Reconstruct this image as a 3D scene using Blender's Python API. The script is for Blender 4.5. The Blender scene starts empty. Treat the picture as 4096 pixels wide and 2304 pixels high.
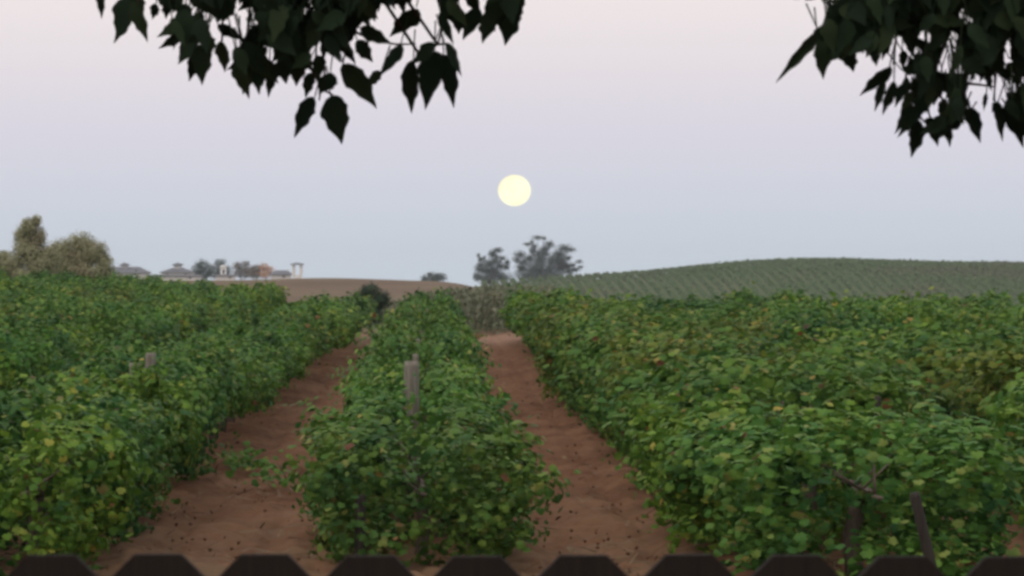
import bpy, math, random
import numpy as np
from mathutils import Vector, Matrix

R = math.radians
random.seed(7)
rng = np.random.default_rng(11)
S = bpy.context.scene
COL = S.collection

# ------------------------------------------------------------------ camera
F = 11615.0                       # focal length in photograph pixels (photo 4096 x 2304)
CX, CY, HOR, VPX = 2048.0, 1152.0, 1115.0, 1755.0
EYE = Vector((0, 0, 2.5))
yaw = math.atan((CX - VPX) / F)   # camera turned a little right of the row direction (+Y)
pitch = math.atan((CY - HOR) / F)
cam = bpy.data.cameras.new("camera")
cam.sensor_width = 36.0
cam.lens = 36.0 * F / 4096.0
cam.clip_start, cam.clip_end = 0.1, 12000
cam.dof.use_dof = True
cam.dof.focus_distance = 14.0
cam.dof.aperture_fstop = 12.5
cam_ob = bpy.data.objects.new("camera", cam)
COL.objects.link(cam_ob)
cam_ob.location = EYE
cam_ob.rotation_euler = (math.pi / 2 - pitch, 0, -yaw)
S.camera = cam_ob
ROT = cam_ob.rotation_euler.to_matrix()

# ------------------------------------------------------------------ world: dusk sky, glow band opposite the sun
SUN_EL, SUN_ROT = R(3.0), R(186)
w = bpy.data.worlds.new("World")
S.world = w
w.use_nodes = True
nt = w.node_tree
nt.nodes.clear()
out = nt.nodes.new("ShaderNodeOutputWorld")
bg = nt.nodes.new("ShaderNodeBackground")
sky = nt.nodes.new("ShaderNodeTexSky")
sky.sky_type = 'NISHITA'
sky.sun_disc = False
sky.sun_elevation, sky.sun_rotation = SUN_EL, SUN_ROT
sky.air_density, sky.dust_density, sky.ozone_density = 1.0, 2.0, 2.0
def lin(r, g, b):
    f = lambda c: (c / 255 / 12.92) if c / 255 <= 0.04045 else ((c / 255 + 0.055) / 1.055) ** 2.4
    return (f(r), f(g), f(b), 1)
tc = nt.nodes.new("ShaderNodeTexCoord")
sep = nt.nodes.new("ShaderNodeSeparateXYZ")
nt.links.new(tc.outputs["Generated"], sep.inputs[0])
def mrange(tree, src, a, b, c, d):
    m = tree.nodes.new("ShaderNodeMapRange")
    m.inputs[1].default_value, m.inputs[2].default_value, m.inputs[3].default_value, m.inputs[4].default_value = a, b, c, d
    tree.links.new(src, m.inputs[0])
    return m.outputs[0]
def ramp(tree, src, stops, interp='LINEAR'):
    r = tree.nodes.new("ShaderNodeValToRGB")
    r.color_ramp.interpolation = interp
    els = r.color_ramp.elements
    while len(els) < len(stops):
        els.new(0.5)
    for e, (p, c) in zip(els, stops):
        e.position = p
        e.color = c
    tree.links.new(src, r.inputs[0])
    return r.outputs[0]
el = mrange(nt, sep.outputs["Z"], -0.02, 0.18, 0, 1)
band = ramp(nt, el, [(0.08, lin(201, 211, 221)), (0.21, lin(206, 212, 223)), (0.36, lin(219, 216, 227)),
                     (0.47, lin(230, 223, 228)), (0.60, lin(241, 232, 231)), (1.0, lin(248, 242, 242))])
mixs = nt.nodes.new("ShaderNodeMixRGB")
sc_ = nt.nodes.new("ShaderNodeVectorMath")
sc_.operation = 'SCALE'
sc_.inputs[3].default_value = 0.12
nt.links.new(sky.outputs[0], sc_.inputs[0])
nt.links.new(mrange(nt, sep.outputs["Z"], 0.18, 0.75, 0.0, 0.3), mixs.inputs[0])
nt.links.new(band, mixs.inputs[1])
nt.links.new(sc_.outputs[0], mixs.inputs[2])
nt.links.new(mixs.outputs[0], bg.inputs[0])
bg.inputs[1].default_value = 1.0
zen = nt.nodes.new('ShaderNodeMath'); zen.operation = 'ADD'          # brighter overhead than at the horizon
zen.inputs[1].default_value = 1.0
nt.links.new(mrange(nt, sep.outputs['Z'], 0.15, 0.8, 0.0, 0.55), zen.inputs[0])
back = nt.nodes.new('ShaderNodeMath'); back.operation = 'MULTIPLY'   # the sky behind the camera is duller
nt.links.new(zen.outputs[0], back.inputs[0])
nt.links.new(mrange(nt, sep.outputs['Y'], 0.35, -0.5, 1.0, 0.72), back.inputs[1])
nt.links.new(back.outputs[0], bg.inputs[1])
nt.links.new(bg.outputs[0], out.inputs[0])

sun = bpy.data.lights.new("sun", 'SUN')
sun.energy = 1.1
sun.angle = R(40)
sun.color = (1.0, 0.86, 0.72)
sun_ob = bpy.data.objects.new("sun", sun)
COL.objects.link(sun_ob)
sun_ob.rotation_euler = (R(42), 0, R(-35))     # broad soft light from high up, no visible shadows

S.view_settings.view_transform = 'Standard'
S.view_settings.look = 'None'
S.view_settings.exposure = 0.0
S.view_settings.gamma = 1.0
S.render.engine = 'CYCLES'
S.cycles.use_denoising = True
S.cycles.filter_width = 3.0
S.cycles.max_bounces = 6
S.cycles.diffuse_bounces = 3
S.cycles.transmission_bounces = 3
S.cycles.volume_bounces = 0

# ------------------------------------------------------------------ helpers
def at(px, py, D):
    """world point seen at photograph pixel (px, py) on the plane Y = D"""
    d = ROT @ Vector(((px - CX) / F, (CY - py) / F, -1.0))
    return EYE + d * (D / d.y)

def tag(o, label=None, cat=None, group=None, kind=None):
    if label: o["label"] = label
    if cat: o["category"] = cat
    if group: o["group"] = group
    if kind: o["kind"] = kind
    return o

def empty(name, loc=(0, 0, 0), rz=0.0):
    o = bpy.data.objects.new(name, None)
    COL.objects.link(o)
    o.location = loc
    o.rotation_euler = (0, 0, rz)
    o.empty_display_size = 0.2
    return o

def mesh_obj(name, verts, faces, mat, parent=None, smooth=False, mats=None, midx=None):
    me = bpy.data.meshes.new(name)
    v = np.asarray(verts, dtype=np.float32).reshape(-1, 3)
    if isinstance(faces, np.ndarray):
        n, k = faces.shape
        me.vertices.add(len(v)); me.vertices.foreach_set("co", v.ravel())
        me.loops.add(n * k); me.loops.foreach_set("vertex_index", faces.astype(np.int32).ravel())
        me.polygons.add(n)
        me.polygons.foreach_set("loop_start", np.arange(0, n * k, k, dtype=np.int32))
        me.polygons.foreach_set("loop_total", np.full(n, k, dtype=np.int32))
    else:
        me.from_pydata([tuple(map(float, p)) for p in v], [], faces)
    for m in (mats or [mat]):
        me.materials.append(m)
    if midx is not None:
        me.polygons.foreach_set("material_index", np.asarray(midx, dtype=np.int32))
    if smooth:
        me.polygons.foreach_set("use_smooth", np.ones(len(me.polygons), dtype=bool))
    me.update(calc_edges=True)
    me.validate()
    o = bpy.data.objects.new(name, me)
    COL.objects.link(o)
    if parent: o.parent = parent
    return o

class MB:
    """collects shapes for ONE mesh object"""
    def __init__(s): s.v, s.f = [], []
    def add(s, vs, fs):
        b = len(s.v)
        s.v += [tuple(p) for p in vs]
        s.f += [tuple(i + b for i in f) for f in fs]
    def box(s, c, size, rz=0.0, bev=0.0):
        hx, hy, hz = size[0] / 2, size[1] / 2, size[2] / 2
        cr, sr = math.cos(rz), math.sin(rz)
        vs = []
        for z in (-hz, hz):
            for x, y in ((-hx, -hy), (hx, -hy), (hx, hy), (-hx, hy)):
                vs.append((c[0] + x * cr - y * sr, c[1] + x * sr + y * cr, c[2] + z))
        s.add(vs, [(0, 3, 2, 1), (4, 5, 6, 7), (0, 1, 5, 4), (1, 2, 6, 5), (2, 3, 7, 6), (3, 0, 4, 7)])
    def tube(s, pts, radii, n=7, jitter=0.0, cap=True):
        rings = []
        up0 = Vector((0.13, 0.2, 1))
        for i, p in enumerate(pts):
            p = Vector(p)
            a = Vector(pts[max(i - 1, 0)]); b = Vector(pts[min(i + 1, len(pts) - 1)])
            t = (b - a).normalized()
            u = t.cross(Vector((1, 0, 0)) if abs(t.x) < 0.8 else Vector((0, 1, 0))).normalized()
            q = t.cross(u)
            r = radii[i] if hasattr(radii, '__len__') else radii
            rings.append([p + (u * math.cos(2 * math.pi * k / n) + q * math.sin(2 * math.pi * k / n)) * r * (1 + random.uniform(-jitter, jitter)) for k in range(n)])
        vs = [v for rg in rings for v in rg]
        fs = []
        for i in range(len(rings) - 1):
            for k in range(n):
                k2 = (k + 1) % n
                fs.append((i * n + k, i * n + k2, (i + 1) * n + k2, (i + 1) * n + k))
        if cap:
            fs.append(tuple(range(n - 1, -1, -1)))
            fs.append(tuple((len(rings) - 1) * n + k for k in range(n)))
        s.add(vs, fs)
    def hip(s, x0, x1, y0, y1, z0, z1, inset):
        """hipped roof with a small thickness under the eaves"""
        ym = (y0 + y1) / 2
        vs = [(x0, y0, z0), (x1, y0, z0), (x1, y1, z0), (x0, y1, z0), (x0 + inset, ym, z1), (x1 - inset, ym, z1),
              (x0, y0, z0 - 0.15), (x1, y0, z0 - 0.15), (x1, y1, z0 - 0.15), (x0, y1, z0 - 0.15)]
        s.add(vs, [(0, 1, 5, 4), (1, 2, 5), (2, 3, 4, 5), (3, 0, 4), (0, 6, 7, 1), (1, 7, 8, 2), (2, 8, 9, 3), (3, 9, 6, 0), (6, 9, 8, 7)])
    def build(s, name, mat, parent=None, smooth=False):
        return mesh_obj(name, s.v, s.f, mat, parent, smooth)

# ------------------------------------------------------------------ materials
def newmat(name):
    m = bpy.data.materials.new(name)
    m.use_nodes = True
    t = m.node_tree
    return m, t, t.nodes["Principled BSDF"]

def noise(t, scale, detail=4, rough=0.6, vec=None, coord="Object"):
    n = t.nodes.new("ShaderNodeTexNoise")
    n.inputs["Scale"].default_value = scale
    n.inputs["Detail"].default_value = detail
    n.inputs["Roughness"].default_value = rough
    if vec is None:
        c = t.nodes.new("ShaderNodeTexCoord")
        vec = c.outputs[coord]
    t.links.new(vec, n.inputs["Vector"])
    return n.outputs["Fac"]

def bump(t, src, bsdf, strength=0.4, dist=0.02):
    b = t.nodes.new("ShaderNodeBump")
    b.inputs["Strength"].default_value = strength
    b.inputs["Distance"].default_value = dist
    t.links.new(src, b.inputs["Height"])
    t.links.new(b.outputs[0], bsdf.inputs["Normal"])

def mix(t, fac, a, b, mode='MIX'):
    m = t.nodes.new("ShaderNodeMixRGB")
    m.blend_type = mode
    for i, v in ((0, fac), (1, a), (2, b)):
        if isinstance(v, (int, float)): m.inputs[i].default_value = v
        elif isinstance(v, tuple): m.inputs[i].default_value = v
        else: t.links.new(v, m.inputs[i])
    return m.outputs[0]

def c4(r, g, b): return (r, g, b, 1)

def leaf_mat(name, stops, transl=0.25, rough=0.6, use_obj=False, patch=None, spec=0.2):
    m, t, b = newmat(name)
    geo = t.nodes.new("ShaderNodeNewGeometry")
    col = ramp(t, geo.outputs["Random Per Island"], stops)
    if patch:
        sc, lo, hi, c = patch
        n = noise(t, sc, 2, 0.5, vec=geo.outputs["Position"])
        col = mix(t, mrange(t, n, lo, hi, 0, 0.75), col, c)
    if use_obj:
        oi = t.nodes.new("ShaderNodeObjectInfo")
        col = mix(t, 1.0, col, oi.outputs["Color"], 'MULTIPLY')
    t.links.new(col, b.inputs["Base Color"])
    b.inputs["Roughness"].default_value = rough
    b.inputs["Specular IOR Level"].default_value = spec
    tr = t.nodes.new("ShaderNodeBsdfTranslucent")
    t.links.new(col, tr.inputs[0])
    ms = t.nodes.new("ShaderNodeMixShader")
    ms.inputs[0].default_value = transl
    t.links.new(b.outputs[0], ms.inputs[1])
    t.links.new(tr.outputs[0], ms.inputs[2])
    t.links.new(ms.outputs[0], t.nodes["Material Output"].inputs[0])
    return m

M = {}
M['vine_leaf'] = leaf_mat("vine_leaf", [
    (0.0, c4(.044, .112, .022)), (0.30, c4(.070, .164, .028)), (0.62, c4(.102, .210, .036)), (0.90, c4(.146, .252, .046)),
    (0.982, c4(.24, .28, .07)), (0.991, c4(.38, .33, .09)), (0.994, c4(.20, .10, .05)), (1.0, c4(.14, .07, .04))],
    0.28, 0.55, True, (1.5, .50, .70, c4(.030, .110, .038)), 0.12)
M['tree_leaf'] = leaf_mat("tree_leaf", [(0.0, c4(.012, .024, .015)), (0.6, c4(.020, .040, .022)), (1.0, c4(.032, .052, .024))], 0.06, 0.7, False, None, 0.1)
M['willow_leaf'] = leaf_mat("willow_leaf", [(0.0, c4(.27, .29, .155)), (0.5, c4(.33, .34, .20)), (0.85, c4(.39, .39, .25)), (1.0, c4(.38, .35, .23))], 0.2, 0.7, False,
    (0.9, .5, .66, c4(.29, .26, .17)))
M['gum_leaf'] = leaf_mat("gum_leaf", [(0.0, c4(.058, .088, .078)), (1.0, c4(.10, .135, .12))], 0.15)
M['dark_leaf'] = leaf_mat("dark_leaf", [(0.0, c4(.025, .055, .034)), (1.0, c4(.05, .09, .05))], 0.15)
M['brown_leaf'] = leaf_mat("brown_leaf", [(0.0, c4(.10, .085, .06)), (1.0, c4(.17, .14, .095))], 0.15)
M['orange_leaf'] = leaf_mat("orange_leaf", [(0.0, c4(.46, .26, .15)), (1.0, c4(.62, .38, .23))], 0.15)
M['hill_leaf'] = leaf_mat("hill_leaf", [(0.0, c4(.060, .115, .040)), (0.6, c4(.082, .138, .048)), (1.0, c4(.11, .155, .062))], 0.2, 0.7, False,
    (0.03, .5, .65, c4(.10, .11, .06)))
M['weed'] = leaf_mat("weed", [(0.0, c4(.11, .13, .085)), (0.5, c4(.15, .17, .11)), (1.0, c4(.21, .22, .15))], 0.2)
M['straw'] = leaf_mat("straw", [(0.0, c4(.10, .07, .042)), (0.6, c4(.16, .115, .07)), (1.0, c4(.22, .165, .10))], 0.1)
M['litter'] = leaf_mat("litter", [(0.0, c4(.12, .068, .042)), (0.5, c4(.17, .11, .065)), (1.0, c4(.22, .16, .09))], 0.1)

def plain(name, a, b_, scale=6, rough=0.8, bs=0.4, bd=0.01, stretch=None, spec=0.2):
    m, t, b = newmat(name)
    c = t.nodes.new("ShaderNodeTexCoord")
    vec = c.outputs["Object"]
    if stretch:
        mp = t.nodes.new("ShaderNodeMapping")
        mp.inputs["Scale"].default_value = stretch
        t.links.new(vec, mp.inputs[0])
        vec = mp.outputs[0]
    n = noise(t, scale, 5, 0.65, vec)
    t.links.new(ramp(t, n, [(0.3, c4(*a)), (0.7, c4(*b_))]), b.inputs["Base Color"])
    b.inputs["Roughness"].default_value = rough
    b.inputs["Specular IOR Level"].default_value = spec
    if bs: bump(t, n, b, bs, bd)
    return m
M['vine_bark'] = plain("vine_bark", (.06, .045, .036), (.15, .12, .10), 30, stretch=(1, 1, .2))
M['bark'] = plain("bark", (.03, .025, .02), (.08, .065, .05), 14, stretch=(1, 1, .3))
M['post_wood'] = plain("post_wood", (.10, .09, .075), (.28, .26, .22), 14, stretch=(3, 3, .25), bs=0.6)
M['dark_wood'] = plain("dark_wood", (.02, .018, .016), (.05, .043, .038), 14, stretch=(3, 3, .25))
M['fence_wood'] = plain("fence_wood", (.007, .0052, .0045), (.020, .014, .011), 40, stretch=(3, 3, .12), bs=0.5, bd=0.002, rough=.75)
M['white_wall'] = plain("white_wall", (.78, .78, .77), (.86, .86, .84), 1.2, bs=0)
M['grey_roof'] = plain("grey_roof", (.11, .12, .14), (.17, .18, .20), 2.5, bs=0)
M['dark_glass'] = plain("dark_glass", (.03, .035, .04), (.06, .065, .07), 2, rough=.25, bs=0)
M['red_clay'] = plain("red_clay", (.10, .052, .032), (.16, .085, .052), 9)

# soil: reddish worked earth with straw-coloured patches
m, t, b = newmat("soil")
geo = t.nodes.new("ShaderNodeNewGeometry")
pos = geo.outputs["Position"]
n1 = noise(t, 0.55, 5, 0.6, pos)
n2 = noise(t, 7.0, 6, 0.7, pos)
col = ramp(t, n1, [(0.33, c4(.120, .060, .034)), (0.52, c4(.190, .099, .056)), (0.70, c4(.245, .140, .084))])
col = mix(t, mrange(t, n2, .35, .7, 0, 0.55), col, c4(.088, .045, .027))
sx = t.nodes.new("ShaderNodeSeparateXYZ")
t.links.new(pos, sx.inputs[0])
# dry straw on the headland this side of the rows and on the turning track beyond them
near = mrange(t, sx.outputs["Y"], 33, 22.5, 0, 1)
mul = t.nodes.new("ShaderNodeMath"); mul.operation = 'MULTIPLY'
n3 = noise(t, 1.3, 5, 0.7, pos)
t.links.new(near, mul.inputs[0]); t.links.new(mrange(t, n3, .38, .62, 0, .8), mul.inputs[1])
col = mix(t, mul.outputs[0], col, c4(.17, .117, .070))
far = mrange(t, sx.outputs["Y"], 84, 92, 0, 0.85)
col = mix(t, far, col, c4(.24, .15, .105))
beyond = mrange(t, sx.outputs["Y"], 100, 112, 0, 1)
n4 = noise(t, 0.05, 4, 0.6, pos)
dry = ramp(t, n4, [(0.35, c4(.09, .12, .06)), (0.65, c4(.15, .155, .09))])
col = mix(t, beyond, col, dry)
t.links.new(col, b.inputs["Base Color"])
b.inputs["Roughness"].default_value = 0.95
b.inputs["Specular IOR Level"].default_value = 0.1
bump(t, n2, b, 0.6, 0.04)
M['soil'] = m

m, t, b = newmat("brown_hill")
geo = t.nodes.new("ShaderNodeNewGeometry")
n = noise(t, 0.035, 6, 0.6, geo.outputs["Position"])
col = ramp(t, n, [(0.3, c4(.135, .10, .074)), (0.52, c4(.17, .128, .094)), (0.72, c4(.165, .146, .096))])
t.links.new(col, b.inputs["Base Color"]); b.inputs["Roughness"].default_value = 1; b.inputs["Specular IOR Level"].default_value = 0
M['brown_hill'] = m
m, t, b = newmat("green_hill")
geo = t.nodes.new("ShaderNodeNewGeometry")
n = noise(t, 0.03, 6, 0.6, geo.outputs["Position"])
col = ramp(t, n, [(0.3, c4(.075, .115, .05)), (0.5, c4(.10, .13, .062)), (0.7, c4(.135, .145, .08))])
t.links.new(col, b.inputs["Base Color"]); b.inputs["Roughness"].default_value = 1; b.inputs["Specular IOR Level"].default_value = 0
M['green_hill'] = m

# ------------------------------------------------------------------ terrain
def vnoise(x, y, seed=0):
    """smooth value noise, numpy"""
    xi, yi = np.floor(x).astype(np.int64), np.floor(y).astype(np.int64)
    xf, yf = x - xi, y - yi
    u, v_ = xf * xf * (3 - 2 * xf), yf * yf * (3 - 2 * yf)
    def h(a, b_):
        n_ = (a * 374761393 + b_ * 668265263 + seed * 982451653) & 0x7fffffff
        n_ = ((n_ ^ (n_ >> 13)) * 1274126177) & 0x7fffffff
        return ((n_ ^ (n_ >> 16)) & 0xffff) / 65535.0
    return (h(xi, yi) * (1 - u) + h(xi + 1, yi) * u) * (1 - v_) + (h(xi, yi + 1) * (1 - u) + h(xi + 1, yi + 1) * u) * v_

SLOPE = 65.0 / F                  # the vineyard rises very gently away from the fence
def sstep(a, b_, x):
    t_ = np.clip((x - a) / (b_ - a), 0, 1)
    return t_ * t_ * (3 - 2 * t_)
def base_z(x, y):
    y = np.asarray(y, dtype=float)
    x = np.asarray(x, dtype=float)
    return 0.45 * sstep(-5, -15, x) * sstep(85, 125, y) + SLOPE * np.clip(y, -200, 150) + 0.2 * (1 - sstep(8, 16, y)) - 5.8 * sstep(150, 480, y)
def gz(x, y): return float(base_z(np.array(x), np.array(y)))

xs = np.unique(np.concatenate([-np.geomspace(5, 1500, 60), np.linspace(-5, 5, 250), np.geomspace(5, 1500, 60)]))
ys = [-120, -60, -20, 0, 8, 14, 18, 20]
y = 21.0
while y < 110: ys.append(y); y += 0.0017 * y + 0.012
while y < 1380: ys.append(y); y *= 1.035
ys = np.array(ys + [1400])
X, Y = np.meshgrid(xs, ys)
Z = base_z(X, Y)
amp = (Y < 112) * 1.0
clod = (vnoise(X * 5, Y * 4, 1) - .5) * .05 + (vnoise(X * 11, Y * 8, 2) - .5) * .035 + (vnoise(X * 1.6, Y * .9, 3) - .5) * .07
ruts = 0.03 * np.cos((X + 0.3) / 3.2 * 2 * np.pi)           # low berms under the rows
lane = np.minimum(np.abs(X + 1.95), np.abs(X - 1.45))
wheel = -0.05 * np.exp(-((lane - .42) / .13) ** 2) * (np.abs(X) < 3)      # shallow tyre ruts
Z = Z + amp * (clod * 1.5 + ruts + wheel)
nx, ny = len(xs), len(ys)
idx = np.arange(nx * ny).reshape(ny, nx)
fc = np.stack([idx[:-1, :-1], idx[:-1, 1:], idx[1:, 1:], idx[1:, :-1]], -1).reshape(-1, 4)
g = mesh_obj("ground", np.stack([X, Y, Z], -1).reshape(-1, 3), fc, M['soil'], smooth=True)
tag(g, kind="structure")

def hill(name, prof, foot, Dr, Df, Db, mat, wob):
    """a hill whose crest (at distance Dr) follows the photograph's skyline; falls away behind to Db"""
    px = np.array([p[0] for p in prof], float); py = np.array([p[1] for p in prof], float)
    U = np.linspace(px[0], px[-1], 120)
    ridge = np.interp(U, px, py)
    k = np.ones(7) / 7
    ridge = np.convolve(np.pad(ridge, 3, mode='edge'), k, 'valid')
    V = np.linspace(0, 1, 40)
    vs = np.zeros((len(V) + 12, len(U), 3))
    for i, u in enumerate(U):
        top = at(u, ridge[i], Dr)
        zf = at(u, foot, Df).z
        for j, v_ in enumerate(V):
            D = Df + (Dr - Df) * v_
            e = math.sin(v_ * math.pi / 2)
            x_ = top.x
            vs[j, i] = (x_, D, zf + (top.z - zf) * e)
        for j in range(12):
            q = (j + 1) / 12
            vs[len(V) + j, i] = (top.x, Dr + (Db - Dr) * q, top.z - (top.z + 8) * q * q)
    vs[:, :, 2] += (vnoise(vs[:, :, 0] / 25, vs[:, :, 1] / 25, 5) - .5) * wob
    n1_, n2_ = vs.shape[:2]
    ii = np.arange(n1_ * n2_).reshape(n1_, n2_)
    f_ = np.stack([ii[:-1, :-1], ii[:-1, 1:], ii[1:, 1:], ii[1:, :-1]], -1).reshape(-1, 4)
    o = mesh_obj(name, vs.reshape(-1, 3), f_, mat, smooth=True)
    tag(o, kind="structure")
    return vs

hill("hill", [(-2500, 1108), (-400, 1116), (400, 1121), (950, 1121), (1080, 1117), (1200, 1113), (1330, 1110), (1500, 1117), (1700, 1124), (1880, 1128), (1960, 1165), (2100, 1230), (2400, 1300)],
     1215, 560, 430, 900, M['brown_hill'], 0.12)
GPROF = [(1500, 1165), (1750, 1142), (1890, 1130), (2000, 1122), (2150, 1111), (2310, 1103), (2435, 1096), (2600, 1084), (2774, 1065), (2948, 1047),
         (3123, 1037), (3355, 1034), (3588, 1044), (3800, 1049), (4096, 1052), (4600, 1060), (5600, 1100), (6500, 1130)]
GD, GF = 800, 680
gv = hill("hill", [(a_, b_ + 17) for a_, b_ in GPROF], 1240, GD, GF, 1150, M['green_hill'], 0.0)

# ------------------------------------------------------------------ leaves
def unit(a): return a / np.maximum(np.linalg.norm(a, axis=-1, keepdims=True), 1e-9)

def leaf_cloud(P, N, T, Sz, tv, tf):
    """one mesh of many leaves: positions, normals, tip directions, sizes, leaf template"""
    N = unit(N); T = unit(T - N * np.sum(T * N, -1, keepdims=True)); B = np.cross(T, N)
    Sz = np.asarray(Sz).reshape(-1, 1, 1) if np.ndim(Sz) == 1 else np.asarray(Sz)[:, None, :]
    L = tv[None] * Sz
    V = P[:, None, :] + L[:, :, 0:1] * B[:, None] + L[:, :, 1:2] * T[:, None] + L[:, :, 2:3] * N[:, None]
    n, k = len(P), len(tv)
    Fc = (tf[None] + (np.arange(n) * k)[:, None, None]).reshape(-1, tf.shape[1])
    return V.reshape(-1, 3), Fc

# grape leaf: five blunt lobes, cupped
ang = np.array([-90, -62, -35, -10, 18, 45, 68, 90, 112, 135, 162, 190, 215, 242]) * math.pi / 180
rad = np.array([.18, .46, .40, .52, .43, .55, .45, .62, .45, .55, .43, .52, .40, .46])
gl = np.stack([np.cos(ang) * rad, np.sin(ang) * rad, -0.22 * rad ** 1.2 + .06 * np.cos(ang * 3)], -1)
GRAPE_V = np.concatenate([[[0, 0, 0.03]], gl])
GRAPE_F = np.array([[0, i + 1, (i + 1) % 14 + 1] for i in range(14)])
ang = np.arange(7) / 7 * 2 * math.pi + .3
rad = np.array([.5, .42, .56, .4, .55, .45, .5])
GRAPE_LOW_V = np.concatenate([[[0, 0, .03]], np.stack([np.cos(ang) * rad, np.sin(ang) * rad, -.12 + 0 * ang], -1)])
GRAPE_LOW_F = np.array([[0, i + 1, (i + 1) % 7 + 1] for i in range(7)])
BLADE_V = np.array([[0, -.5, 0], [.16, -.1, .03], [0, .5, -.05], [-.16, -.1, .03]]); BLADE_F = np.array([[0, 1, 2, 3]])
STRAW_V = np.array([[-.02, 0, 0], [.02, 0, 0], [.01, 1, .1], [-.01, 1, .1]]); STRAW_F = np.array([[0, 1, 2, 3]])

# ------------------------------------------------------------------ grapevines
VS = 2.4                           # vine spacing along the row
def vine_leaves(rg, nclump, per, low, skirt=False):
    """lumpy foliage: two lobes either side of the trellis with a shallow trough over the posts"""
    P, N, T, Sz = [], [], [], []
    ph = rg.uniform(0, 6.28, 6)
    for c in range(nclump):
        side = 1 if rg.random() < .5 else -1
        yy = rg.uniform(-VS / 2 - .12, VS / 2 + .12)
        bul = 1 + .18 * math.sin(yy * 2.6 + ph[0] + side) + .16 * math.sin(yy * 5.4 + ph[1] * side)
        r_ = rg.random()
        a = math.radians(rg.uniform(-60, 150)) if r_ < .86 else math.radians(rg.uniform(150, 200))
        rr = rg.uniform(.66, 1.2) if rg.random() < .82 else rg.uniform(.35, .8)
        cx_, cz_ = .40, .95
        sa = math.sin(a)
        ox, oz = math.cos(a) * .45 * bul * rr, sa * (.40 if sa > 0 else (.50 if skirt else .36)) * bul * rr
        cen = np.array([side * (cx_ + ox), yy, cz_ + oz])
        n0 = np.array([side * math.cos(a) * .9, rg.normal(0, .35), sa * .8 + .55])
        if skirt and rg.random() < .30:
            cen = np.array([side * rg.uniform(0 if yy < -.8 else .35, .78), yy, rg.uniform(.14, .7)])
            n0 = np.array([side * .8, rg.normal(-.1, .5), .5])
        k = max(4, int(per * rg.uniform(.6, 1.4)))
        sp = rg.uniform(.06, .125)
        d = rg.normal(0, 1, (k, 3)) * np.array([sp, sp, sp * 1.25])
        P.append(cen + d)
        N.append(unit(n0[None] * .55 + unit(d) * .9 + rg.normal(0, .5, (k, 3))))
        T.append(np.array([[side * .3, 0, -.6]]) + rg.normal(0, .8, (k, 3)))
        Sz.append(rg.uniform(.045, .105, k) * (1.3 if low else 1))
    # loose shoots: arching up or trailing out of the canopy
    for c in range(24):
        side = 1 if rg.random() < .5 else -1
        p = np.array([side * rg.uniform(.1, .8), rg.uniform(-VS / 2, VS / 2), rg.uniform(1.1, 1.3)])
        v_ = np.array([side * rg.uniform(.0, .6), rg.uniform(-.5, .5), rg.uniform(.5, 1.25)])
        k = rg.integers(5, 13)
        for q in range(k):
            p = p + v_ * .062
            v_ = v_ + np.array([side * .06, 0, -.17])
            P.append(p[None] + rg.normal(0, .03, (1, 3))); N.append(np.array([[side * .3, 0, 1.]]) + rg.normal(0, .5, (1, 3)))
            T.append(rg.normal(0, 1, (1, 3)) + [[0, 0, -.5]]); Sz.append(np.array([rg.uniform(.05, .12) * (1.3 if low else 1)]))
    P = np.concatenate(P); N = np.concatenate(N); T = np.concatenate(T); Sz = np.concatenate(Sz)
    kp = ~((np.abs(P[:, 0]) < .22) & (P[:, 2] > .88) & (rg.random(len(P)) < .88))
    for _ in range(9):                                   # hollows between the shoots
        hs = 1 if rg.random() < .5 else -1
        hc = np.array([hs * rg.uniform(.25, .95), rg.uniform(-VS / 2, VS / 2), rg.uniform(.55, 1.4)])
        kp &= ~((np.linalg.norm((P - hc) / np.array([.26, .17, .24]), axis=1) < 1) & (rg.random(len(P)) < .85))
    if not skirt: kp &= ~((P[:, 2] < .58) & (np.abs(P[:, 0]) > .28) & (rg.random(len(P)) < .85))
    P, N, T, Sz = P[kp], N[kp], T[kp], Sz[kp]
    P[:, 2] = np.maximum(P[:, 2], .12)
    if low: return leaf_cloud(P, N, T, Sz, GRAPE_LOW_V, GRAPE_LOW_F)
    return leaf_cloud(P, N, T, Sz, GRAPE_V, GRAPE_F)

def vine_trunk(rg):
    m_ = MB()
    a, b_ = rg.uniform(-.06, .06, 2)
    m_.tube([(0, 0, -.12), (a * .4, b_, .15), (a, b_ * 1.4, .4), (a * .3, b_ * .5, .62), (0, 0, .80)], [.075, .06, .05, .052, .06], 8, .18)
    for s in (-1, 1):
        m_.tube([(0, 0, .78), (.02, s * .35, .86), (-.02, s * .75, .85), (.01, s * 1.15, .87)], [.04, .034, .03, .022], 6, .15)
        for q in range(4):
            yy = s * (.2 + .26 * q); e = rg.uniform(-.35, .35)
            m_.tube([(0, yy, .86), (e * .5, yy + .03, 1.0), (e, yy + .05, 1.15)], [.012, .009, .006], 5)
    return m_

vine_protos, vine_far = [], []
for i in range(14):
    rg = np.random.default_rng(100 + i)
    root = empty("grapevine")
    vine_trunk(rg).build("trunk", M['vine_bark'], root, True)
    v_, f_ = vine_leaves(rg, 145 if i < 7 else 185, 37, False, i >= 7)
    mesh_obj("foliage", v_, f_, M['vine_leaf'], root)
    vine_protos.append(root)
for i in range(6):
    rg = np.random.default_rng(300 + i)
    v_, f_ = vine_leaves(rg, 105, 26, True)
    vine_far.append(mesh_obj("grapevine", v_, f_, M['vine_leaf']))

def copy_tree(o, parent=None):
    c = o.copy(); COL.objects.link(c)
    if parent: c.parent = parent
    for ch in list(o.children): copy_tree(ch, c)
    return c

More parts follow.
